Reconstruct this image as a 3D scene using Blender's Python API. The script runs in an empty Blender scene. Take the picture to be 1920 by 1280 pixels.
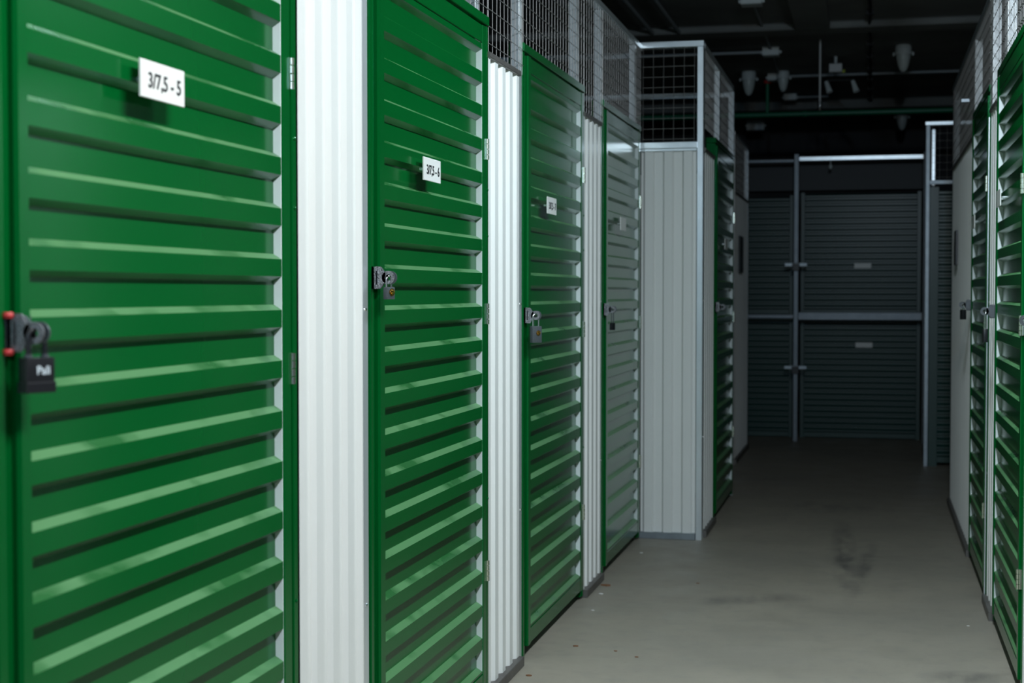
import bpy, bmesh, math, random
from mathutils import Vector, Matrix
random.seed(7)
sc = bpy.context.scene
col = sc.collection

# ------------------------------------------------------------------ camera
PSI = math.atan(675 / 2850)
TILT = math.atan(95 / 2850 * math.cos(PSI))
cam_d = bpy.data.cameras.new('camera')
cam = bpy.data.objects.new('camera', cam_d); col.objects.link(cam)
cam.location = (0, 0, 1.25)
cam.rotation_euler = (math.radians(90) - TILT, 0, PSI)
cam_d.sensor_width = 36; cam_d.lens = 2850 / 1920 * 36
cam_d.dof.use_dof = True; cam_d.dof.focus_distance = 4.15; cam_d.dof.aperture_fstop = 4.8
cam_d.clip_start = .02
sc.camera = cam
# ------------------------------------------------------------------ world
w = bpy.data.worlds.new('world'); sc.world = w; w.use_nodes = True
bg = w.node_tree.nodes['Background']
bg.inputs[0].default_value = (.35, .5, .75, 1); bg.inputs[1].default_value = .004
# ------------------------------------------------------------------ exposure
sc.view_settings.view_transform = 'Standard'; sc.view_settings.look = 'None'
sc.view_settings.exposure = 0.0; sc.view_settings.gamma = 1
# ------------------------------------------------------------------ luminaires above the corridor (y, watts)
# x, y, watts of the bare tube, watts sent down by its reflector, colour
LAMPS = [(.15, -3.0, 150, 0, (.42, .72, 1.0)), (.15, 1.8, 58, 46, (.95, .99, 1.0)), (.15, 4.2, 42, 35, (.76, .90, 1.0))]
LAMP_Z = 2.68
def tube_light(x, y, watts, down, color):
    if down:
        d = bpy.data.lights.new('reflector_light', 'AREA'); d.shape = 'RECTANGLE'; d.size = .07; d.size_y = 1.15; d.energy = down; d.color = color
        o = bpy.data.objects.new('reflector_light', d); col.objects.link(o); o.location = (x, y, LAMP_Z - .08)
    for k in (-.42, 0, .42):
        d = bpy.data.lights.new('tube_light', 'POINT'); d.shadow_soft_size = .045
        d.energy = watts / 3; d.color = color
        o = bpy.data.objects.new('tube_light', d); col.objects.link(o); o.location = (x, y + k, LAMP_Z - .06)
for args in LAMPS: tube_light(*args)

# ================================================================== materials
def mat(name, color, rough=.5, metal=0., coat=0., coat_rough=.1, spec=.5, noise=None, bump=None, trans=0., emit=None):
    """noise = (scale, strength, second colour); bump = (scale, strength)"""
    m = bpy.data.materials.new(name); m.use_nodes = True
    nt = m.node_tree; b = nt.nodes['Principled BSDF']
    b.inputs['Base Color'].default_value = (*color, 1)
    b.inputs['Roughness'].default_value = rough; b.inputs['Metallic'].default_value = metal
    b.inputs['Coat Weight'].default_value = coat; b.inputs['Coat Roughness'].default_value = coat_rough
    b.inputs['Specular IOR Level'].default_value = spec
    b.inputs['Transmission Weight'].default_value = trans
    tc = nt.nodes.new('ShaderNodeTexCoord')
    if noise:
        n = nt.nodes.new('ShaderNodeTexNoise'); n.inputs['Scale'].default_value = noise[0]; n.inputs['Detail'].default_value = 5
        mp = nt.nodes.new('ShaderNodeMapping')
        if len(noise) > 3: mp.inputs['Scale'].default_value = noise[3]
        nt.links.new(tc.outputs['Object'], mp.inputs[0]); nt.links.new(mp.outputs[0], n.inputs['Vector'])
        r = nt.nodes.new('ShaderNodeValToRGB'); r.color_ramp.elements[0].position = .38; r.color_ramp.elements[1].position = .68
        nt.links.new(n.outputs['Fac'], r.inputs[0])
        mx = nt.nodes.new('ShaderNodeMix'); mx.data_type = 'RGBA'
        mul = nt.nodes.new('ShaderNodeMath'); mul.operation = 'MULTIPLY'; mul.inputs[1].default_value = noise[1]
        nt.links.new(r.outputs[0], mul.inputs[0]); nt.links.new(mul.outputs[0], mx.inputs['Factor'])
        mx.inputs['A'].default_value = (*color, 1); mx.inputs['B'].default_value = (*noise[2], 1)
        nt.links.new(mx.outputs['Result'], b.inputs['Base Color'])
    if bump:
        n = nt.nodes.new('ShaderNodeTexNoise'); n.inputs['Scale'].default_value = bump[0]; n.inputs['Detail'].default_value = 4
        nt.links.new(tc.outputs['Object'], n.inputs['Vector'])
        bp = nt.nodes.new('ShaderNodeBump'); bp.inputs['Strength'].default_value = bump[1]; bp.inputs['Distance'].default_value = .004
        nt.links.new(n.outputs['Fac'], bp.inputs['Height']); nt.links.new(bp.outputs[0], b.inputs['Normal'])
    if emit:
        b.inputs['Emission Color'].default_value = (*emit[0], 1); b.inputs['Emission Strength'].default_value = emit[1]
    return m

M = {}
M['green'] = mat('green_gloss_paint', (.0003, .088, .015), .17, coat=.0, spec=.4, noise=(3, .25, (.001, .11, .02)), bump=(9, .05))
M['green_sheet'] = mat('green_sheet_paint', (.0003, .094, .016), .18, spec=.4, coat=0., bump=(5, .06))
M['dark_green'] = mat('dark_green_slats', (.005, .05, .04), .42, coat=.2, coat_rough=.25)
M['header'] = mat('dark_header_paint', (.012, .016, .022), .5)
M['white'] = mat('white_sheet_paint', (.84, .845, .82), .36, coat=.15, coat_rough=.12, noise=(2.5, .2, (.74, .745, .72)))
M['pale'] = mat('white_primer', (.72, .77, .78), .4)
M['galv'] = mat('galvanised_steel', (.86, .91, .94), .28, metal=.68, noise=(14, .5, (.70, .76, .80), (1, 1, .25)), bump=(30, .08))
M['galv_dim'] = mat('dimmed_galvanised_steel', (.34, .38, .41), .42, metal=.85, noise=(20, .5, (.24, .27, .30)), bump=(30, .1))  # darker copy of the galvanised steel, dim light painted into its colour
M['galv_shaded'] = mat('shaded_galvanised_steel', (.17, .19, .21), .40, metal=.7, noise=(20, .5, (.12, .14, .16)))  # darkest copy of the same steel, shade of the end wall put into colour
M['wire'] = mat('wire_steel', (.30, .29, .28), .45, metal=.6)
M['trim_grey'] = mat('grey_track_steel', (.16, .15, .14), .5, metal=.5, noise=(20, .5, (.10, .09, .085)))
M['zinc'] = mat('zinc_plated_hinge', (.80, .83, .72), .25, metal=1.)
M['hammer'] = mat('hammered_grey_paint', (.30, .31, .33), .3, metal=.7, noise=(420, 1., (.05, .05, .055)), bump=(380, .6))
M['chrome'] = mat('chrome', (.85, .86, .88), .12, metal=1.)
M['lock_grey'] = mat('grey_cast_iron', (.085, .095, .105), .42, metal=.3, bump=(300, .2))
M['lock_black'] = mat('black_lock_body', (.010, .011, .014), .38)
M['brass'] = mat('brass', (.80, .50, .16), .25, metal=1.)
M['brass_dark'] = mat('dark_brass', (.30, .16, .03), .35, metal=1.)
M['plate'] = mat('white_plastic_plate', (.80, .80, .77), .35)
M['ink'] = mat('black_lettering', (.012, .012, .015), .5)
M['white_ink'] = mat('white_lettering', (.72, .80, .86), .5)
M['red'] = mat('red_plastic', (.55, .03, .03), .5)
M['dark_sign'] = mat('dark_sign_face', (.010, .012, .016), .4)
M['concrete_wall'] = mat('raw_concrete', (.10, .10, .105), .9, noise=(3, .6, (.06, .06, .065)))
M['ceiling'] = mat('ceiling_concrete', (.26, .27, .26), .9, noise=(2.2, .6, (.17, .17, .165)))
M['plastic_grey'] = mat('grey_white_plastic', (.78, .84, .84), .45)
M['conduit'] = mat('conduit_plastic', (.40, .44, .46), .5)
M['pipe_green'] = mat('green_pipe_paint', (.006, .20, .10), .35)
M['black'] = mat('black_rubber', (.006, .006, .007), .6)
M['glass'] = mat('ribbed_lamp_glass', (.80, .88, .86), .28, trans=.15, bump=(60, .3))
M['tube'] = mat('lit_lamp_diffuser', (.9, .9, .9), .5, emit=((.93, .98, 1.), 6))
M['paint_white'] = mat('white_painted_metal', (.75, .76, .76), .4)
M['litter_brown'] = mat('brown_leaf', (.20, .09, .04), .8)
M['litter_white'] = mat('white_chip', (.75, .74, .72), .7)
M['yellow_green'] = mat('yellow_green_plastic', (.45, .55, .03), .5)

def dusty_lit_green():
    """sheet paint carrying patches of pale dust, rubbed streaks and painted overhead light on ledges that face upwards"""
    m = M['green_sheet']; nt = m.node_tree; b = nt.nodes['Principled BSDF']
    geo = nt.nodes.new('ShaderNodeNewGeometry'); sep = nt.nodes.new('ShaderNodeSeparateXYZ')
    nt.links.new(geo.outputs['True Normal'], sep.inputs[0])
    up = nt.nodes.new('ShaderNodeMapRange'); up.inputs[1].default_value = .35; up.inputs[2].default_value = .6
    nt.links.new(sep.outputs['Z'], up.inputs[0])
    tc = nt.nodes.new('ShaderNodeTexCoord'); mp = nt.nodes.new('ShaderNodeMapping'); mp.inputs['Scale'].default_value = (5, 5, 9)
    nt.links.new(tc.outputs['Object'], mp.inputs[0])
    n = nt.nodes.new('ShaderNodeTexNoise'); n.inputs['Scale'].default_value = 1.; n.inputs['Detail'].default_value = 3
    nt.links.new(mp.outputs[0], n.inputs['Vector'])
    r = nt.nodes.new('ShaderNodeValToRGB'); r.color_ramp.elements[0].position = .36; r.color_ramp.elements[1].position = .5
    r.color_ramp.elements[0].color = (.12, .12, .12, 1); r.color_ramp.elements[1].color = (.42, .42, .42, 1)
    nt.links.new(n.outputs['Fac'], r.inputs[0])
    mul = nt.nodes.new('ShaderNodeMath'); mul.operation = 'MULTIPLY'
    nt.links.new(up.outputs[0], mul.inputs[0]); nt.links.new(r.outputs[0], mul.inputs[1])
    mx = nt.nodes.new('ShaderNodeMix'); mx.data_type = 'RGBA'
    mx.inputs['A'].default_value = (.0003, .094, .016, 1); mx.inputs['B'].default_value = (.23, .43, .21, 1)  # B mixes dust with the lamplight painted onto upward slopes
    nt.links.new(mul.outputs[0], mx.inputs['Factor']); nt.links.new(mx.outputs['Result'], b.inputs['Base Color'])
    ro = nt.nodes.new('ShaderNodeMath'); ro.operation = 'MULTIPLY_ADD'; ro.inputs[1].default_value = .6; ro.inputs[2].default_value = .18
    nt.links.new(mul.outputs[0], ro.inputs[0]); nt.links.new(ro.outputs[0], b.inputs['Roughness'])
dusty_lit_green()
for k in ('green', 'green_sheet'): M[k].node_tree.nodes['Principled BSDF'].inputs['Specular Tint'].default_value = (.25, 1, .55, 1)

def floor_material():
    m = bpy.data.materials.new('worn_concrete_floor'); m.use_nodes = True; nt = m.node_tree; L = nt.links.new
    b = nt.nodes['Principled BSDF']; tc = nt.nodes.new('ShaderNodeTexCoord')
    def noise(scale, det, mscale=(1, 1, 1)):
        mp = nt.nodes.new('ShaderNodeMapping'); mp.inputs['Scale'].default_value = mscale; L(tc.outputs['Object'], mp.inputs[0])
        n = nt.nodes.new('ShaderNodeTexNoise'); n.inputs['Scale'].default_value = scale; n.inputs['Detail'].default_value = det
        L(mp.outputs[0], n.inputs['Vector']); return n.outputs['Fac']
    def ramp(src, p0, p1, c0=0., c1=1.):
        r = nt.nodes.new('ShaderNodeMapRange'); r.inputs[1].default_value = p0; r.inputs[2].default_value = p1
        r.inputs[3].default_value = c0; r.inputs[4].default_value = c1; L(src, r.inputs[0]); return r.outputs[0]
    def mix(fac, a, bb):
        x = nt.nodes.new('ShaderNodeMix'); x.data_type = 'RGBA'; L(fac, x.inputs['Factor'])
        if isinstance(a, tuple): x.inputs['A'].default_value = (*a, 1)
        else: L(a, x.inputs['A'])
        x.inputs['B'].default_value = (*bb, 1); return x.outputs['Result']
    c = mix(ramp(noise(1.3, 6), .35, .7), (.335, .30, .24), (.28, .255, .21))
    c = mix(ramp(noise(14, 8), .5, .75, 0, .5), c, (.25, .235, .20))
    c = mix(ramp(noise(90, 3), .62, .75, 0, .35), c, (.20, .18, .15))
    # dark scuffs of tyres, two long smudges with a shape of their own
    def smudge(cx, cy, rx, ry, ang, depth):
        mp = nt.nodes.new('ShaderNodeMapping'); mp.vector_type = 'TEXTURE'
        mp.inputs['Location'].default_value = (cx, cy, 0); mp.inputs['Rotation'].default_value = (0, 0, ang)
        mp.inputs['Scale'].default_value = (rx, ry, 1); L(tc.outputs['Object'], mp.inputs[0])
        g = nt.nodes.new('ShaderNodeTexGradient'); g.gradient_type = 'SPHERICAL'; L(mp.outputs[0], g.inputs[0])
        mu = nt.nodes.new('ShaderNodeMath'); mu.operation = 'MULTIPLY'
        L(ramp(g.outputs['Fac'], 0., .7), mu.inputs[0]); L(ramp(noise(9, 6, (1.4, .5, 1)), .34, .62, 0, depth), mu.inputs[1])
        return mu.outputs[0]
    for s in [(-.12, 7.4, .07, 1.3, .03, .75), (-.02, 7.1, .05, .8, -.05, .6), (-.5, 6.2, .35, .12, .4, .5), (.30, 5.1, .16, .10, .2, .7), (-.2, 9.0, .5, .3, 0, .35)]:
        c = mix(smudge(*s), c, (.10, .095, .09))
    L(c, b.inputs['Base Color'])
    L(ramp(noise(5, 5), .3, .7, .42, .65), b.inputs['Roughness'])
    bp = nt.nodes.new('ShaderNodeBump'); bp.inputs['Strength'].default_value = .15; bp.inputs['Distance'].default_value = .003
    L(noise(45, 8), bp.inputs['Height']); L(bp.outputs[0], b.inputs['Normal'])
    return m
M['floor'] = floor_material()

# ================================================================== mesh helpers
class MB:
    def __init__(s): s.v = []; s.f = []
    def add(s, vs, fs):
        k = len(s.v); s.v += [tuple(p) for p in vs]; s.f += [tuple(i + k for i in f) for f in fs]; return s
    def box(s, x0, x1, y0, y1, z0, z1):
        return s.add([(x0, y0, z0), (x1, y0, z0), (x1, y1, z0), (x0, y1, z0), (x0, y0, z1), (x1, y0, z1), (x1, y1, z1), (x0, y1, z1)],
                     [(0, 3, 2, 1), (4, 5, 6, 7), (0, 1, 5, 4), (1, 2, 6, 5), (2, 3, 7, 6), (3, 0, 4, 7)])
    def cbox(s, x0, x1, y0, y1, z0, z1, b=.002):
        """box with bevelled long edges: chamfered outline extruded along its longest axis"""
        d = (x1 - x0, y1 - y0, z1 - z0); ax = d.index(max(d))
        lo = (x0, y0, z0); hi = (x1, y1, z1); i, j = [k for k in range(3) if k != ax]
        b = min(b, .45 * min(d[i], d[j]))
        pr = [(lo[i] + b, lo[j]), (hi[i] - b, lo[j]), (hi[i], lo[j] + b), (hi[i], hi[j] - b), (hi[i] - b, hi[j]), (lo[i] + b, hi[j]), (lo[i], hi[j] - b), (lo[i], lo[j] + b)]
        return s.extr(pr, i, j, ax, lo[ax], hi[ax])
    def extr(s, prof, i, j, ax, a0, a1):
        n = len(prof); vs = []
        for a in (a0, a1):
            for p in prof:
                q = [0, 0, 0]; q[i] = p[0]; q[j] = p[1]; q[ax] = a; vs.append(tuple(q))
        fs = [(k, (k + 1) % n, n + (k + 1) % n, n + k) for k in range(n)]
        fs += [tuple(range(n))[::-1], tuple(range(n, 2 * n))]
        return s.add(vs, fs)
    def strip(s, prof, i, j, ax, a0, a1, thick=None, segs=1):
        """open profile swept along ax, as a sheet of the given thickness (offset in i)"""
        n = len(prof)
        if thick is None:
            vs = []
            for a in [a0 + (a1 - a0) * t / segs for t in range(segs + 1)]:
                for p in prof:
                    q = [0, 0, 0]; q[i] = p[0]; q[j] = p[1]; q[ax] = a; vs.append(tuple(q))
            return s.add(vs, [(t * n + k, t * n + k + 1, (t + 1) * n + k + 1, (t + 1) * n + k) for t in range(segs) for k in range(n - 1)])
        return s.extr(list(prof) + [(p[0] + thick, p[1]) for p in reversed(prof)], i, j, ax, a0, a1)
    def cyl(s, p0, p1, r, n=10, r1=None):
        p0 = Vector(p0); p1 = Vector(p1); d = (p1 - p0).normalized(); r1 = r if r1 is None else r1
        a = d.orthogonal().normalized(); b = d.cross(a)
        ring = lambda p, rr: [p + (a * math.cos(2 * math.pi * k / n) + b * math.sin(2 * math.pi * k / n)) * rr for k in range(n)]
        return s.add(ring(p0, r) + ring(p1, r1), [(k, (k + 1) % n, n + (k + 1) % n, n + k) for k in range(n)] + [tuple(range(n))[::-1], tuple(range(n, 2 * n))])
    def tube(s, pts, r, n=8):
        pts = [Vector(p) for p in pts]; rings = []; a = None
        for k, p in enumerate(pts):
            d = (pts[min(k + 1, len(pts) - 1)] - pts[max(k - 1, 0)]).normalized()
            a = d.orthogonal().normalized() if a is None else (a - d * a.dot(d)).normalized()
            b = d.cross(a); rings += [p + (a * math.cos(2 * math.pi * q / n) + b * math.sin(2 * math.pi * q / n)) * r for q in range(n)]
        fs = [(k * n + q, k * n + (q + 1) % n, (k + 1) * n + (q + 1) % n, (k + 1) * n + q) for k in range(len(pts) - 1) for q in range(n)]
        fs += [tuple(range(n))[::-1], tuple(range((len(pts) - 1) * n, len(pts) * n))]
        return s.add(rings, fs)
    def lathe(s, prof, c=(0, 0, 0), n=20):
        vs = []
        for r, z in prof:
            vs += [(c[0] + r * math.cos(2 * math.pi * k / n), c[1] + r * math.sin(2 * math.pi * k / n), c[2] + z) for k in range(n)]
        fs = [(t * n + k, t * n + (k + 1) % n, (t + 1) * n + (k + 1) % n, (t + 1) * n + k) for t in range(len(prof) - 1) for k in range(n)]
        fs += [tuple(range(n))[::-1], tuple(range((len(prof) - 1) * n, len(prof) * n))]
        return s.add(vs, fs)
    def build(s, name, m, parent=None, smooth=False, bevel=0, loc=None):
        me = bpy.data.meshes.new(name); me.from_pydata(s.v, [], s.f)
        bm = bmesh.new(); bm.from_mesh(me); bmesh.ops.recalc_face_normals(bm, faces=bm.faces)
        if bevel:
            bmesh.ops.bevel(bm, geom=[e for e in bm.edges if e.is_manifold and e.calc_face_angle(0) > .6], offset=bevel, segments=2, affect='EDGES', profile=.6)
        bm.to_mesh(me); bm.free()
        me.materials.append(m)
        if smooth:
            for p in me.polygons: p.use_smooth = True
            me.set_sharp_from_angle(angle=math.radians(40))
        o = bpy.data.objects.new(name, me); col.objects.link(o)
        if parent: o.parent = parent
        if loc: o.location = loc
        return o

def empty(name, loc=(0, 0, 0), rz=0):
    o = bpy.data.objects.new(name, None); col.objects.link(o); o.location = loc; o.rotation_euler = (0, 0, rz); o.empty_display_size = .1; return o
def tag(o, label, cat, group=None):
    o['label'] = label; o['category'] = cat; o['kind'] = 'thing'
    if group: o['group'] = group
    return o
def structure(o): o['kind'] = 'structure'; return o
def text_mesh(s, name, m, size, squeeze, parent, loc, rot, depth=.0006):
    """lettering as real raised geometry, lying in the local x-z plane of its parent"""
    cu = bpy.data.curves.new(name, 'FONT'); cu.body = s; cu.size = size; cu.extrude = depth; cu.align_x = 'CENTER'; cu.align_y = 'CENTER'
    cu.resolution_u = 4; cu.offset = size * .006
    t = bpy.data.objects.new('t', cu); col.objects.link(t)
    bpy.context.view_layer.update()
    me = bpy.data.meshes.new_from_object(t.evaluated_get(bpy.context.evaluated_depsgraph_get()))
    bpy.data.objects.remove(t); me.name = name
    me.transform(Matrix.Rotation(math.radians(90), 4, 'X') @ Matrix.Diagonal((squeeze, 1, 1, 1)))
    me.materials.clear(); me.materials.append(m)
    o = bpy.data.objects.new(name, me); col.objects.link(o); o.parent = parent; o.location = loc; o.rotation_euler = rot
    return o

XL, XR, XP, XF = -1.14, .455, -.828, -.97     # faces of: left row, right row, projecting left block, far left block
LEFT, RIGHT, FRONT = math.radians(90), math.radians(-90), 0.
# In a wall unit's own frame: x runs to the viewer's right along the wall, -y points out to the viewer, z is up.
DOOR_PHASE = 1.307

# ================================================================== the room
structure(MB().box(-3.8, 3.0, -5.2, 18.4, -.12, 0).build('floor', M['floor']))
structure(MB().box(-3.8, 3.0, -5.2, 18.4, 3.15, 3.3).build('ceiling', M['ceiling']))
structure(MB().box(-3.95, -3.8, -5.2, 18.4, 0, 3.15).build('wall_left', M['concrete_wall']))
structure(MB().box(3.0, 3.15, -5.2, 18.4, 0, 3.15).build('wall_right', M['concrete_wall']))
structure(MB().box(-3.95, 3.15, 18.4, 18.55, 0, 3.15).build('wall_back', M['concrete_wall']))
structure(MB().box(-3.95, 3.15, -5.35, -5.2, 0, 3.15).build('wall_front', M['concrete_wall']))
structure(MB().cbox(-3.8, 3.0, 10.95, 11.2, 3.10, 3.151, .01).build('trim_1', M['ceiling']))
structure(MB().cbox(-3.8, 3.0, 15.4, 15.65, 3.06, 3.151, .01).build('trim_2', M['ceiling']))

# ================================================================== wall units
def sheet_profile(z0, z1, depth, face, slope, pitch, phase):
    """ridges and valleys as (y, z) points: y=0 on a ridge, y=depth in a valley"""
    pts = []; k = math.floor((z0 - phase) / pitch) - 1
    val = pitch - face - 2 * slope
    while phase + k * pitch - face - slope < z1 + pitch:
        top = phase + k * pitch                      # upper edge of the ridge face
        for y, z in ((depth, top - face - slope), (0, top - face), (0, top), (depth, top + slope)): pts.append((y, z))
        k += 1
    out = []
    def lerp(a, b, z): t = (z - a[1]) / (b[1] - a[1] + 1e-12); return (a[0] + (b[0] - a[0]) * t, z)
    for a, b in zip(pts, pts[1:]):
        if b[1] <= z0 or a[1] >= z1: continue
        p = a if a[1] >= z0 else lerp(a, b, z0); q = b if b[1] <= z1 else lerp(a, b, z1)
        if not out: out.append(p)
        out.append(q)
    return out

def ear(mb, x, length=.055, h=.052, slot=True):
    """perpendicular locking ear: plate standing out of the wall, tapering to a ring, thickness along x"""
    z = 0.; t = .0035; cy = -(length - .015); R = .0155; r = .0075
    # outline of plate with taper in (y, z), then the ring
    pl = [(0, -h / 2), (-.022, -h / 2), (-.030, -.012), (cy + .006, -.012), (cy + .006, .012), (-.030, .012), (-.022, h / 2), (0, h / 2)]
    if slot:
        mb.box(x, x + t, -.010, 0, -h / 2, h / 2)
        mb.box(x, x + t, -.014, -.010, -h / 2, -h / 2 + .010); mb.box(x, x + t, -.014, -.010, h / 2 - .010, h / 2)
        pl = [(-.014, -h / 2)] + pl[1:7] + [(-.014, h / 2)]
    mb.extr(pl, 1, 2, 0, x, x + t)
    n = 24; vs = []
    for a in (x, x + t):
        for rr in (R, r):
            vs += [(a, cy + rr * math.cos(2 * math.pi * k / n), rr * math.sin(2 * math.pi * k / n)) for k in range(n)]
    fs = []
    for k in range(n):
        q = (k + 1) % n
        fs += [(k, q, n + q, n + k), (2 * n + k, 3 * n + k, 3 * n + q, 2 * n + q), (k, 2 * n + k, 2 * n + q, q), (n + k, n + q, 3 * n + q, 3 * n + k)]
    mb.add(vs, fs)

def storage_door(loc, rz, label, width=1.12, plate=None, plate_z=1.566, hinges=(1.68, 1.185, .405), hasp_z=1.284, hasp_x=.008,
                 stile=.044, depth=.018, phase=DOOR_PHASE, plate_x=.34, red=False, group='green louvred storage doors'):
    d = empty('storage_door', loc, rz); tag(d, label, 'door', group)
    jl = .043; jr = .046; W = width; s0 = jl + stile; s1 = W - jr - .043
    # jambs and head, stepped folded steel
    for a, b, side in ((0, jl, 1), (W - jr, W, -1)):
        f = MB(); m = a + (b - a) * .5
        if side > 0: f.cbox(a, m, 0, .05, .012, 2.052, .002); f.cbox(m, b, .004, .05, .012, 2.052, .001)
        else: f.cbox(m, b, 0, .05, .012, 2.052, .002); f.cbox(a, m, .004, .05, .012, 2.052, .001)
        o = f.build('door_jamb', M['green'], d)
        sx = b - .010 if side < 0 else a + .010
        if side < 0:
            for z in (.62, 1.42, 1.56): MB().lathe([(.004, 0), (.0035, .002), (.0015, .003)], n=10).build('screw', M['green'], o).matrix_basis = Matrix.Translation((sx, 0, z)) @ Matrix.Rotation(math.radians(90), 4, 'X')
    MB().cbox(.0, W - .004, -.004, .05, 2.055, 2.083, .002).build('door_head', M['green'], d)
    # leaf
    p = -.006
    MB().cbox(jl, s0, p - .002, .03, .045, 2.045, .005).build('stile', M['green'], d)
    MB().cbox(s1, W - jr - .002, p, .03, .045, 2.045, .0025).build('stile', M['green'], d)
    MB().cbox(s0, s1, p + .001, .03, 1.992, 2.045, .002).build('top_rail', M['green'], d)
    MB().cbox(s0, s1, p + .001, .03, .045, .098, .002).build('bottom_rail', M['green'], d)
    pr = [(y + p + .002, z) for y, z in sheet_profile(.101, 1.989, depth, .034, .0105, .1, phase)]
    MB().strip(pr, 1, 2, 0, s0, s1 - .003, thick=.0012).build('corrugated_sheet', M['green_sheet'], d)
    for a, b in (((s1 - .0035, s1 - .0005),) if rz > 0 else ((s0 + .0005, s0 + .0035),)):
        MB().box(a, b, p + .0025, p + .006 + depth, .10, 1.99).build('edge_strip', M['pale'], d)
    for z in hinges:
        h = MB(); x = W - jr
        for k in range(4):
            h.cyl((x + .001, p - .002, z - .0315 + k * .016), (x + .001, p - .002, z - .0315 + k * .016 + .0142), .0062, 12)
        h.box(x - .009, x - .006, p - .003, p + .001, z - .031, z + .031); h.box(x, x + .009, -.004, .003, z - .031, z + .031)
        h.build('hinge', M['zinc'], d, smooth=True)
    if hasp_z:
        h = MB(); ear(h, hasp_x); h.box(hasp_x, hasp_x + .022, -.006, .002, -.026, .026)
        hs = h.build('hasp', M['hammer'], d, loc=(0, 0, hasp_z), smooth=True)
        e = MB(); ear(e, hasp_x + .010, .058, .046, slot=False); e.box(hasp_x + .0115, hasp_x + .050, -.0075, -.0035, -.023, .023)
        e.build('leaf_ear', M['lock_grey'], hs, smooth=True)
        if red:
            for zz in (.024, -.026):
                MB().lathe([(.0065, -.004), (.008, 0), (.0065, .004)], n=10).build('red_cap', M['red'], hs, loc=(hasp_x - .003, -.004, zz))
    if plate:
        pt = MB().cbox(-.078, .078, -.003, 0, -.03, .03, .001).build('number_plate', M['plate'], d, loc=(plate_x + .078, p - .014, plate_z))
        for sx in (-.05, .05): MB().cyl((sx, 0, 0), (sx, .016, 0), .004, 10).build('spacer', M['galv'], pt)
        if plate is not True:
            text_mesh(plate, 'lettering', M['ink'], .0345, 1.02, pt, (.006, -.0036, -.002), (0, 0, 0))
    return d

def white_panel(loc, rz, label, width, z1=1.978, face=.040, slope=.010, pitch=.0985, depth=.011, phase=.03, group='white corrugated wall panels', top='trim_grey', base='trim_grey'):
    d = empty('metal_partition', loc, rz); tag(d, label, 'wall panel', group)
    pr = sheet_profile(.002, width - .002, depth, face, slope, pitch, phase)
    MB().strip([(y + .002, x) for y, x in pr], 1, 0, 2, .03, z1 - .012, thick=.0012).build('corrugated_sheet', M['white'], d)
    MB().cbox(0, width, -.005, .025, z1 - .014, z1 + .003, .002).build('top_trim', M[top], d)
    MB().cbox(0, width, -.016, .022, 0, .032, .002).build('base_track', M[base], d)
    return d

def post(x0, x1, y0, y1, z0, z1, label, group='galvanised cage posts', m='galv'):
    f = MB(); t = .0025
    f.cbox(x0, x1, y0, y1, z0, z1, .002)
    o = f.build('steel_post', M[m])
    o.data.transform(Matrix.Translation((-(x0 + x1) / 2, -(y0 + y1) / 2, -z0))); o.location = ((x0 + x1) / 2, (y0 + y1) / 2, z0)
    tag(o, label, 'post', group)
    if z1 - z0 > .9:
        for z in (.52, 1.21, 2.12 if z1 > 2.2 else 1.8):
            sx = (x1 - x0) / 2 if x1 < 0 else -(x1 - x0) / 2
            MB().lathe([(.0045, 0), (.004, .0022), (.001, .0034)], n=8).build('screw', M['chrome'], o).matrix_basis = Matrix.Translation((sx, 0, z - z0)) @ Matrix.Rotation(math.radians(90 if sx > 0 else -90), 4, 'Y')
    return o

def mesh_panel(loc, rz, label, width, z0, z1, pitch=.0505, wire=.0012, bent=False, group='wire mesh panels'):
    """welded mesh: verticals behind horizontals, in the unit frame"""
    f = MB(); n = int(width / pitch)
    for k in range(n + 1):
        x = .004 + k * (width - .008) / max(n, 1); j = random.uniform(-.0012, .0012)
        x2 = x + (.02 if bent and k == 2 else 0); 
        f.cyl((x + j, 0, z0 - .01 if not bent else z0 - .012), (x2 - j if bent and k == 2 else x - j, 0, z1), wire, 6)
    m = int((z1 - z0) / .052)
    for k in range(m + 1):
        z = z0 + .02 + k * .052
        if z < z1: f.cyl((0, -.0028, z), (width, -.0028, z), wire, 6)
    o = f.build('wire_mesh_panel', M['wire'], smooth=True); o.location = loc; o.rotation_euler = (0, 0, rz)
    return tag(o, label, 'wire mesh', group)

def rail(x0, x1, y0, y1, z0, z1, label, m='galv', name='cage_rail', group='galvanised cage rails'):
    o = MB().cbox(x0, x1, y0, y1, z0, z1, .003).build(name, M[m])
    c = Vector(((x0 + x1) / 2, (y0 + y1) / 2, (z0 + z1) / 2)); o.data.transform(Matrix.Translation(-c)); o.location = c
    return tag(o, label, 'rail', group)

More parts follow.
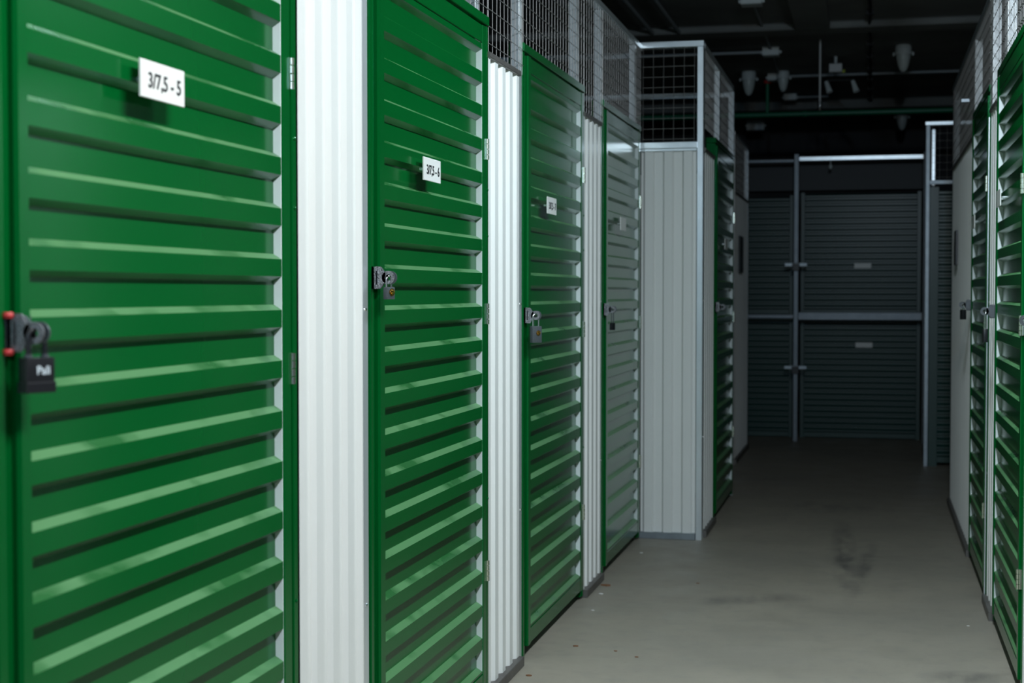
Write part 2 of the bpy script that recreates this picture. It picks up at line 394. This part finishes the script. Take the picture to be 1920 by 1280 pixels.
# ---- left row
storage_door((XL, 1.818, 0), LEFT, 'green louvred storage door with white plate 3/7,5 - 5 and black padlock', 1.095, '3/7,5 - 5', 1.587, (1.686, 1.097, .30), 1.195, .026, stile=.034, depth=.0165, phase=1.315, plate_x=.375, red=True)
storage_door((XL, 3.38, 0), LEFT, 'green louvred storage door with white plate 3/7,5 - 6 between two white panels', 1.12, '3/7,5 - 6', 1.567, plate_x=.358)
storage_door((XL, 4.975, 0), LEFT, 'green louvred door with small blurred plate and a grey padlock on a long bright shackle', 1.105, '3/7,5 - 7', 1.558, (1.72, 1.10, .36), 1.172, .010, plate_x=.285)
storage_door((XL, 6.525, 0), LEFT, 'green louvred door in the corner against the projecting block, its gloss turned pale grey', 1.095, True, 1.563, (1.7, 1.1, .4), 1.175, .010, plate_x=.34)
storage_door((XP, 8.25, 0), LEFT, 'dark green louvred door on the shaded side of the projecting block', 1.13, True, 1.52, (1.7, 1.1, .4), 1.17, .008)
WP = 'white panel between '
white_panel((XL, 1.36, 0), LEFT, 'white corrugated panel before the door with plate 3/7,5 - 5', .40)
white_panel((XL, 2.926, 0), LEFT, WP + 'the doors with plates 3/7,5 - 5 and 3/7,5 - 6', .405, phase=.042)
white_panel((XL, 4.505, 0), LEFT, WP + 'door 3/7,5 - 6 and the door with the blurred plate', .42)
white_panel((XL, 6.085, 0), LEFT, WP + 'the blurred-plate door and the corner door', .40)
for k, (y0, y1, z0, lab) in enumerate([(1.765, 1.812, 0, 'galvanised post before the first green door'), (3.336, 3.374, 0, 'galvanised post on the near side of the second green door'),
        (4.930, 4.972, 0, 'galvanised post on the near side of the third green door'), (6.49, 6.522, 0, 'galvanised post on the near side of the fourth green door'),
        (2.79, 2.84, 2.085, 'short galvanised post above the first green door'), (4.36, 4.41, 2.085, 'short bright post above the far end of the second green door'),
        (5.935, 5.98, 2.085, 'short bright post above the far end of the third green door'), (7.45, 7.50, 2.085, 'short post above the far end of the fourth green door')]):
    post(XL - .034, XL - .004, y0, y1, z0, 2.465, lab)
for y0, wd, z0, bent, lab in [(1.36, .41, 1.99, 0, 'wire mesh above the panel before the first door'), (1.815, 1.11, 2.087, 0, 'wire mesh above the first green door'),
        (2.928, .41, 1.985, 0, 'wire mesh above the white panel after the first door'), (3.38, 1.12, 2.087, 0, 'wire mesh above the second green door'),
        (4.503, .465, 1.985, 1, 'wire mesh with one bent wire above the second white panel'), (4.975, 1.105, 2.087, 0, 'wire mesh above the third green door'),
        (6.083, .437, 1.985, 0, 'wire mesh above the third white panel'), (6.525, 1.10, 2.087, 0, 'wire mesh above the fourth green door')]:
    mesh_panel((XL - .0015, y0, 0), LEFT, lab, wd, z0, 2.478, bent=bool(bent))
rail(XL - .034, XL + .004, 1.3, 7.66, 2.466, 2.496, 'galvanised top rail of the cage along the left row')

# ---- projecting left block
white_panel((XL - .004, 7.650, 0), FRONT, 'broad white corrugated end of the projecting left block, facing the camera', -XL + XP - .029, 1.972, .040, .009, .098, .013, phase=.062, top='galv', base='galv_dim')
rail(XL - .004, XP - .03, 7.635, 7.67, 1.970, 2.004, 'bright galvanised rail on top of the white end of the projecting block')
post(XP - .031, XP, 7.645, 7.715, .0, 2.475, 'bright galvanised corner post of the projecting left block')
rail(XL - .004, XP, 7.645, 7.70, 2.476, 2.508, 'galvanised top rail across the front of the projecting block')
mesh_panel((XL + .002, 7.662, 0), FRONT, 'square wire mesh above the white end of the projecting block', -XL + XP - .045, 2.0, 2.48)
white_panel((XP - .002, 7.73, 0), LEFT, 'narrow white panel behind the corner post of the projecting block', .51)
mesh_panel((XP - .004, 7.73, 0), LEFT, 'wire mesh along the side of the projecting block', 1.63, 2.09, 2.48)
rail(XP - .034, XP, 7.716, 9.36, 2.476, 2.506, 'galvanised top rail along the side of the projecting block')
post(XP - .034, XP - .002, 8.50, 8.54, 2.086, 2.475, 'short post in the mesh on the side of the projecting block')
post(XP - .036, XP - .002, 9.385, 9.425, 0, 2.475, 'far corner post of the projecting left block')
rail(-3.0, XP - .036, 9.39, 9.42, 2.44, 2.475, 'rear galvanised rail seen through the mesh of the projecting block')
rail(-3.0, XL - .035, 7.665, 7.695, 2.43, 2.462, 'cross rail running back behind the fourth door', 'galv_dim')
MB_ = MB(); pr = sheet_profile(0, 1.9, .01, .037, .012, .098, .03)
MB_.strip([(y, x - 2.75) for y, x in pr], 1, 0, 2, 0, 1.98, thick=.0012); tag(MB_.build('partition_sheet', M['white'], loc=(0, 9.44, 0)), 'white corrugated rear partition of the projecting block', 'wall panel')

# ---- far left block
fp = white_panel((XF, 11.1, 0), LEFT, 'dim white panel of the far left block beyond the side aisle', 1.18, group='far white panels')
tag(MB().cbox(.0, .34, -.012, -.003, 0, .27, .002).build('dark_sign', M['dark_sign'], loc=(XF, 11.36, 1.40)), 'small dark sign on the dim panel beyond the projecting block', 'sign').rotation_euler = (0, 0, LEFT)
post(XF - .034, XF, 12.285, 12.325, 0, 2.38, 'far corner post of the far left block')
post(XF - .034, XF, 11.06, 11.095, 0, 2.38, 'near corner post of the far left block')
rail(XF - .034, XF, 11.06, 12.32, 2.381, 2.41, 'top rail of the far left block')
mesh_panel((XF - .004, 11.1, 0), LEFT, 'dim wire mesh above the far left panel', 1.18, 1.985, 2.38)

# ---- right row (unit frame runs towards the camera)
storage_door((XR, 6.0, 0), RIGHT, 'dark green door across the corridor, its white plate seen edge-on beside a bright hinge', 1.115, True, 1.582, (1.585, 1.147, .36), 1.178, .012, plate_x=.28, depth=.018)
storage_door((XR, 7.44, 0), RIGHT, 'dark green door between the narrow bright panel and the long dim panel', 1.03, True, 1.56, (1.69, 1.1, .36), 1.19, .012, depth=.018)
storage_door((XR, 4.44, 0), RIGHT, 'green door of which only the speckled hasp ring shows at the picture edge', 1.115, True, 1.57, (1.6, 1.1, .36), 1.172, .012)
white_panel((XR, 6.372, 0), RIGHT, 'narrow bright white panel between two dark green doors across the corridor', .367, depth=.016, slope=.012)
white_panel((XR, 4.88, 0), RIGHT, 'white panel beside the door with the speckled hasp ring', .43, depth=.016, slope=.012)
white_panel((XR, 9.33, 0), RIGHT, 'long dim white panel carrying a small dark sign, ending the row', 1.885, depth=.016, slope=.012)
tag(MB().cbox(0, .2, -.012, -.003, 0, .19, .002).build('dark_sign', M['dark_sign'], loc=(XR, 8.85, 1.40)), 'small dark sign on the long dim white panel', 'sign').rotation_euler = (0, 0, RIGHT)
for y0, y1, z0, lab in [(6.374, 6.408, 0, 'galvanised post at the far edge of the bright right panel'), (7.445, 7.48, 2.0, 'galvanised post past the second right door'),
                        (4.885, 4.925, 2.085, 'galvanised post above the near end of the near right door'), (9.335, 9.375, 0, 'corner post ending the right row'), (5.70, 5.745, 2.085, 'short galvanised post above the near right door')]:
    post(XR + .004, XR + .04, y0, y1, z0, 2.43, lab)
tag(MB().cbox(XR - .006, XR - .002, 6.385, 6.418, 0, 1.95, .001).build('edge_flashing', M['galv']), 'bright galvanised flashing on the far edge of the bright right panel', 'trim')
for yf, wd, z0, lab in [(4.44, 1.11, 2.087, 'wire mesh above the nearest right door'), (4.88, .43, 1.985, 'wire mesh above the panel between the nearest right doors'), (6.0, 1.11, 2.087, 'wire mesh above the near right green door'),
                        (6.41, .40, 1.985, 'wire mesh above the bright right panel'), (7.44, 1.02, 2.087, 'wire mesh above the second right green door'), (9.33, 1.88, 1.985, 'wire mesh above the long dim right panel')]:
    mesh_panel((XR + .0015, yf, 0), RIGHT, lab, wd, z0, 2.44)
rail(XR - .002, XR + .036, 3.3, 9.37, 2.431, 2.46, 'galvanised top rail along the right row', 'galv_dim')
rail(XR - .04, XR - .003, 7.72, 7.745, 2.17, 2.19, 'short bracket sticking out of the mesh across the corridor', 'galv_dim')

# ---- far right block and the end wall of roller doors
def roller_door(x0, x1, y, z0, z1, label, plate=None, group='dark green roller doors', foot=True):
    d = empty('roller_door', ((x0 + x1) / 2, y, z0)); tag(d, label, 'roller door', group)
    h = z1 - z0; W = (x1 - x0) / 2; n = int(h / .05); pts = []
    for k in range(n):
        for z, yy in ((.0, .004), (.006, -.012), (.020, -.012), (.034, .004)): pts.append((yy, .05 + k * .05 + z))
    pts = [p for p in pts if p[1] < h - .01]
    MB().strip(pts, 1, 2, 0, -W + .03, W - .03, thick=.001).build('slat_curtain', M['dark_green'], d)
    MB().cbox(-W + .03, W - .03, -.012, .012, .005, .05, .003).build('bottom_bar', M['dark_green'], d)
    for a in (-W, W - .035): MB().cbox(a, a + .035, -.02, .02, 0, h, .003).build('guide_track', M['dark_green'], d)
    if plate: MB().cbox(-.07, .07, -.016, -.010, -.022, .022, .001).build('number_plate', M['plate'], d, loc=(plate[0], 0, plate[1]))
    return d
EY = 13.3
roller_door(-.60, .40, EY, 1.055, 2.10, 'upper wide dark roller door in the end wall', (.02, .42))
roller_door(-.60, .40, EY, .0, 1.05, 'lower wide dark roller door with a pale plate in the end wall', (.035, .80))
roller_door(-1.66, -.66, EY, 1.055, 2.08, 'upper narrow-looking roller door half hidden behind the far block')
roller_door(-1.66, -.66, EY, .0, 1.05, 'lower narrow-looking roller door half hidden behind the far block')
def end_rail(x0, x1, z0, z1, lab, m='galv_shaded', y=EY - .35): return rail(x0, x1, y, y + .05, z0, z1, lab, m, 'frame_beam', 'end wall frame beams')
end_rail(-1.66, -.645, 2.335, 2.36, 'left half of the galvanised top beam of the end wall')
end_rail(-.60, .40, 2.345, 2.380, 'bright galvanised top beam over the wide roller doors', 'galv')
end_rail(-1.66, -.645, 1.030, 1.062, 'left middle beam between the left roller doors', 'galv_shaded')
end_rail(-.60, .40, 1.018, 1.082, 'grey middle beam between the wide roller doors', 'galv_shaded')
post(-.640, -.604, EY - .36, EY - .30, 0, 2.40, 'galvanised post between the wide and the half-hidden roller doors', m='galv_shaded')
post(.404, .43, EY - .36, EY - .30, 0, 2.40, 'galvanised end wall post beside the far slatted block', m='galv_shaded')
rail(-1.70, .43, EY + .02, EY + .2, 2.12, 2.36, 'dark header box above the end wall roller doors', 'header', 'header_box', 'header boxes')
for z, lab in ((1.48, 'upper'), (.62, 'lower')):
    b = empty('door_bolt', (-.622, EY - .37, z)); tag(b, 'dark lock and bolt across the end wall post at the %s roller doors' % lab, 'bolt', 'end wall bolts')
    MB().cbox(-.09, .09, -.012, .004, -.014, .014, .002).build('slide_bar', M['galv_dim'], b)
    MB().cbox(-.03, .03, -.04, -.012, -.05, .01, .004).build('lock_body', M['lock_black'], b)
FX, FY = .385, 11.3
roller_door(FX + .03, 1.5, FY + .02, .02, 2.0, 'dark green slatted roller door standing forward of the end wall')
tag(MB().cbox(FX + .012, FX + .075, FY - .012, FY, 0, 2.0, .002).build('steel_upright', M['dark_green']), 'plain dark green upright beside the forward slatted roller door', 'upright')
post(FX - .018, FX + .010, FY - .01, FY + .03, 0, 2.44, 'corner post of the far slatted block', m='galv_dim')
rail(FX - .022, 1.55, FY - .01, FY + .02, 2.441, 2.468, 'top rail of the far right block')
rail(FX + .01, 1.55, FY - .01, FY + .02, 2.02, 2.05, 'rail between mesh and roller door of the far right block', 'galv_dim')
mesh_panel((FX + .02, FY, 0), FRONT, 'dark wire mesh above the far right roller door', 1.1, 2.05, 2.44)
post(FX + .03, FX + .055, FY + .25, FY + .28, 0, 2.44, 'short inner post behind the corner of the far right block')

# ================================================================== padlocks
def padlock(loc, rz, label, w, h, t, leg, sep, r, body, shackle, emblem=None):
    p = empty('padlock', loc, rz); tag(p, label, 'padlock')
    # local: x across the face, -y out of the face, origin at the shackle's crown
    hs = sep / 2; pts = [(-hs, 0, -leg - .004)] + [(-hs, 0, -hs - .001)] + [(-hs * math.cos(a), 0, -hs + hs * math.sin(a)) for a in [math.pi * k / 12 for k in range(13)]] + [(hs, 0, -hs - .001), (hs, 0, -leg - .004)]
    MB().tube(pts, r, 10).build('shackle', M[shackle], p, smooth=True)
    MB().box(-w / 2, w / 2, -t / 2, t / 2, -leg - h, -leg).build('lock_body', M[body], p, bevel=.0018, smooth=True)
    if emblem == 'brass':
        e = MB().cyl((0, 0, 0), (0, -.0012, 0), .0088, 20).build('brass_disc', M['brass_dark'], p, loc=(w * .10, -t / 2, -leg - h * .42))
        arc = [(-.0075 + .0006 * 0, -.0016, -.0005)] + [(.007 * math.cos(math.pi - math.pi * k / 8), -.0018, .0012 + .0035 * math.sin(math.pi * k / 8)) for k in range(9)] + [(.0075, -.0016, -.0005)]
        MB().tube(arc, .0009, 6).cyl((0, -.001, -.003), (0, -.0026, -.003), .0024, 10).build('keyhole_emblem', M['brass'], e, smooth=True)
    if emblem == 'text':
        MB().box(-w / 2 - .0012, w / 2 + .0012, -t / 2 - .0012, t / 2 + .0012, -leg - h - .001, -leg - h * .70).build('base_cover', M['lock_black'], p, bevel=.0015)
        for q in (-hs, hs): MB().cyl((q, 0, -leg), (q, 0, -leg + .004), .0055, 14).build('collar', M['lock_grey'], p, smooth=True)
        text_mesh('Pali', 'lettering', M['white_ink'], .0165, .95, p, (.003, -t / 2 - .0006, -leg - h * .38), (0, 0, 0), .0004)
    return p
# the ring centre stands .040 out of the wall at ear height
def at_left(y, z, X=XL, off=.040): return (X + off, y, z)
A25 = math.radians(90 - 25)
padlock(at_left(1.818 + .034, 1.195 + .006), A25, 'large black padlock with white lettering on door 3/7,5 - 5', .043, .047, .022, .039, .026, .0038, 'lock_black', 'lock_black', 'text')
padlock(at_left(3.38 + .016, 1.284 + .003), A25, 'small grey padlock with brass emblem under the hasp of door 3/7,5 - 6', .027, .029, .013, .025, .0165, .0024, 'lock_grey', 'chrome', 'brass')
padlock(at_left(4.975 + .018, 1.172 + .006), math.radians(90 - 38), 'grey padlock with long bright shackle on the blurred-plate door', .040, .056, .016, .042, .024, .0030, 'lock_grey', 'chrome', 'brass')
padlock(at_left(6.525 + .018, 1.175 + .0), math.radians(90 - 30), 'small black padlock on a long shackle on the pale glossy corner door', .022, .032, .014, .058, .014, .0022, 'lock_black', 'lock_grey')
padlock((XR - .040, 6.0 - .020, 1.178 + .002), math.radians(-90 + 6), 'dark padlock hanging edge-on in front of the narrow bright panel', .034, .050, .016, .068, .022, .0030, 'lock_black', 'chrome')
padlock((XR - .040, 7.44 - .020, 1.19 + .002), math.radians(-90 + 20), 'dark stubby padlock in front of the long dim panel', .034, .046, .018, .024, .020, .0030, 'lock_black', 'chrome')

# ================================================================== services under the ceiling
def jar_lamp(x, y, label, s=1.):
    l = empty('ceiling_lamp', (x, y, 3.15)); tag(l, label, 'ceiling lamp', 'unlit bulkhead lamps')
    MB().lathe([(.055 * s, 0), (.062 * s, -.01 * s), (.062 * s, -.055 * s), (.070 * s, -.058 * s), (.070 * s, -.075 * s), (.05 * s, -.078 * s)], n=24).build('lamp_base', M['plastic_grey'], l, smooth=True)
    MB().lathe([(.054 * s, -.076 * s), (.051 * s, -.11 * s), (.042 * s, -.15 * s), (.030 * s, -.185 * s), (.014 * s, -.203 * s), (.002 * s, -.206 * s)], n=24).build('glass_jar', M['glass'], l, smooth=True)
    for sx in (-1, 1): MB().cbox(-.006, .006, -.008, .008, -.014, .010, .002).build('clip', M['plastic_grey'], l, loc=(sx * .073 * s, 0, -.066 * s))
jar_lamp(.22, 12.15, 'clearest jar-shaped ceiling lamp, alone above the green pipe')
jar_lamp(-1.05, 13.3, 'jar-shaped ceiling lamp left of the green riser pipe')
jar_lamp(-.76, 13.35, 'small jar-shaped ceiling lamp between the junction boxes', .85)
jar_lamp(.29, 16.5, 'faint jar-shaped ceiling lamp hanging below and beyond the green pipe')
def box_thing(x, y, z, sx, sy, sz, label):
    b = empty('junction_box', (x, y, z)); tag(b, label, 'junction box', 'grey junction boxes')
    MB().cbox(-sx / 2, sx / 2, -sy / 2, sy / 2, -sz, 0, .006).build('box_body', M['plastic_grey'], b)
    for q in (-1, 1): MB().cyl((q * sx / 2, 0, -sz / 2), (q * (sx / 2 + .018), 0, -sz / 2), .012, 10).build('cable_gland', M['plastic_grey'], b)
box_thing(-.77, 9.95, 3.15, .13, .13, .055, 'pale junction box at the top edge, start of the long conduit')
box_thing(-.78, 12.05, 3.15, .125, .125, .065, 'pale junction box where two conduits meet')
box_thing(-.78, 14.9, 3.15, .12, .12, .06, 'dim junction box behind the green riser pipe')
box_thing(-1.27, 17.1, 3.15, .19, .15, .11, 'dim wide box seen just under the green pipe')
box_thing(-.84, 13.5, 3.15, .12, .12, .06, 'junction box above the small jar lamp')
def conduit(p0, p1, r, label, m='conduit', name='conduit', cat='conduit'):
    c = (Vector(p0) + Vector(p1)) / 2
    o = MB().cyl(Vector(p0) - c, Vector(p1) - c, r, 12).build(name, M[m], smooth=True); o.location = c
    return tag(o, label, cat)
conduit((-.77, 10.03, 3.135), (-.78, 11.98, 3.135), .011, 'thin conduit running along the ceiling between two junction boxes')
conduit((-.78, 12.13, 3.135), (-.80, 13.4, 3.135), .008, 'short conduit running to the box above the small lamp')
conduit((-3.7, 12.05, 3.12), (-.86, 12.05, 3.12), .012, 'conduit crossing the ceiling behind the cage mesh to a junction box')
conduit((-.76, 13.52, 3.13), (2.9, 13.52, 3.13), .012, 'conduit crossing the ceiling behind the clearest jar lamp')
conduit((-.70, 14.9, 3.12), (-.42, 14.9, 3.12), .010, 'short dim conduit beside the sprinkler drop')
gp = empty('sprinkler_main', (-.25, 13.6, 2.81)); tag(gp, 'green sprinkler pipe crossing the corridor under the ceiling', 'pipe')
MB().cyl((-3.4, 0, 0), (3.2, 0, 0), .024, 16).build('main_pipe', M['pipe_green'], gp, smooth=True)
MB().cyl((-.66, 0, 0), (-.66, 0, .33), .016, 12).build('riser', M['pipe_green'], gp, smooth=True)
MB().lathe([(.02, .27), (.034, .275), (.034, .30), (.02, .305)], c=(-.66, 0, 0), n=14).build('red_coupling', M['red'], gp, smooth=True)
MB().lathe([(.026, 0), (.03, .004), (.03, .03), (.026, .034)], c=(0, 0, 0), n=14).build('coupling', M['pipe_green'], gp, loc=(-.35, 0, 0), smooth=True).rotation_euler = (0, math.radians(90), 0)
sd = empty('sprinkler_drop', (-.395, 11.75, 3.15)); tag(sd, 'thin white sprinkler drop pipe with a bright head', 'sprinkler')
MB().cyl((0, 0, 0), (0, 0, -.46), .008, 10).build('drop_pipe', M['paint_white'], sd, smooth=True)
MB().lathe([(.010, -.455), (.017, -.46), (.017, -.495), (.010, -.50), (.022, -.515), (.020, -.522), (.006, -.535)], n=14).build('sprinkler_head', M['chrome'], sd, smooth=True)
em = empty('emergency_light', (-.30, 12.6, 3.15)); tag(em, 'twin-head emergency light with a pale box under the ceiling', 'emergency light')
MB().cyl((0, 0, 0), (0, 0, -.06), .012, 10).build('stem', M['plastic_grey'], em)
MB().cbox(-.05, .05, -.04, .04, -.13, -.06, .008).build('battery_box', M['paint_white'], em)
MB().cbox(.052, .075, -.05, -.03, -.14, -.115, .003).build('indicator', M['yellow_green'], em)
MB().cbox(-.06, .15, -.01, .01, -.20, -.185, .003).build('bracket', M['black'], em)
for sx in (-.075, .135): MB().cyl((sx, 0, -.20), (sx + .03, -.02, -.29), .016, 12, .026).build('spot_head', M['plastic_grey'], em, smooth=True)
cb = empty('black_cable', (-.03, 5.0, 3.125)); tag(cb, 'black cable clipped along the middle of the ceiling', 'cable')
MB().tube([(.006 * math.sin(k * 1.7), k * .35, .004 * math.sin(k)) for k in range(38)], .010, 8).build('cable', M['black'], cb, smooth=True)
for k in range(19): MB().cbox(-.026, .026, -.012, .012, -.016, .026, .004).build('cable_clip', M['black'], cb, loc=(0, .35 + k * .65, 0))
bt = MB().cbox(-.12, .12, -1.9, 1.9, -.06, 0, .006).build('ceiling_duct', M['ceiling']); bt.location = (-.42, 9.0, 3.15)
tag(bt, 'shallow duct boxed along the ceiling', 'duct')
for x in (-1.95, -1.55, -1.36):
    conduit((x, 5.0, 3.11), (x, 10.94, 3.11), .014, {-1.95: 'outer ceiling conduit over the left row', -1.55: 'middle ceiling conduit over the left row', -1.36: 'inner ceiling conduit over the left row'}[x], 'conduit')
hb = empty('hanging_sensor', (-.345, EY - .33, 2.346)); tag(hb, 'tiny pale sensor hanging under the top beam of the end wall', 'sensor')
MB().cyl((0, 0, 0), (0, 0, -.03), .004, 8).build('stem', M['plastic_grey'], hb)
MB().lathe([(.006, -.03), (.014, -.045), (.014, -.06), (.004, -.072)], n=12).build('sensor_body', M['plastic_grey'], hb, smooth=True)

for (x_, y_, w_, v_, c_), lab in zip(LAMPS, ('lit tube luminaire behind the camera', 'lit tube luminaire beside and above the camera', 'lit tube luminaire over the second door')):
    l = empty('tube_luminaire', (x_, y_, LAMP_Z + .12)); tag(l, lab, 'ceiling light', 'lit tube luminaires')
    MB().cbox(-.04, .04, -.64, .64, -.035, 0, .01).build('housing', M['paint_white'], l)
    MB().cyl((0, -.6, -.055), (0, .6, -.055), .013, 14).build('tube', M['tube'], l, smooth=True)
    for k in (-.5, .5): MB().cbox(-.01, .01, k - .01, k + .01, 0, 3.15 - LAMP_Z - .12, .002).build('hanger', M['galv_dim'], l)

# ================================================================== litter on the floor
def chip(x, y, s, m, label, cat='litter', name='paint_chip'):
    n = 7; a0 = random.random() * 6; pr = [(math.cos(a0 + 2 * math.pi * k / n) * s * random.uniform(.5, 1.1), math.sin(a0 + 2 * math.pi * k / n) * s * random.uniform(.35, .8)) for k in range(n)]
    f = MB(); f.extr(pr, 0, 1, 2, 0, s * .22); o = f.build(name, M[m]); o.location = (x, y, .0005)
    return tag(o, label, cat, 'litter on the floor')
for x, y, s, m, lab, cat, name in [(-1.085, 6.18, .012, 'litter_white', 'white chip on the floor by the third door end', 'litter', 'paint_chip'), (-1.095, 6.36, .022, 'litter_brown', 'orange-brown leaf scrap by the third white panel', 'leaf', 'leaf_scrap'),
        (-1.01, 5.24, .014, 'litter_brown', 'brown scrap on the floor in front of the third door', 'leaf', 'leaf_scrap'), (-1.06, 5.85, .008, 'litter_white', 'tiny white chip in front of the third door', 'litter', 'paint_chip'),
        (-1.07, 7.2, .012, 'litter_white', 'white chip on the floor in front of the projecting block', 'litter', 'paint_chip'), (-.86, 5.2, .008, 'litter_brown', 'small brown scrap left of another on the near floor', 'leaf', 'leaf_scrap'),
        (-.775, 5.13, .010, 'litter_brown', 'brown scrap nearest the camera on the open floor', 'leaf', 'leaf_scrap'), (.36, 5.9, .007, 'litter_white', 'white chip near the right-hand panel', 'litter', 'paint_chip'),
        (-.72, 6.5, .008, 'litter_brown', 'dark scrap in the middle of the floor', 'leaf', 'leaf_scrap'), (-1.08, 4.8, .012, 'litter_brown', 'brown scrap at the foot of the second white panel', 'leaf', 'leaf_scrap')]:
    chip(x, y, s, m, lab, cat, name)
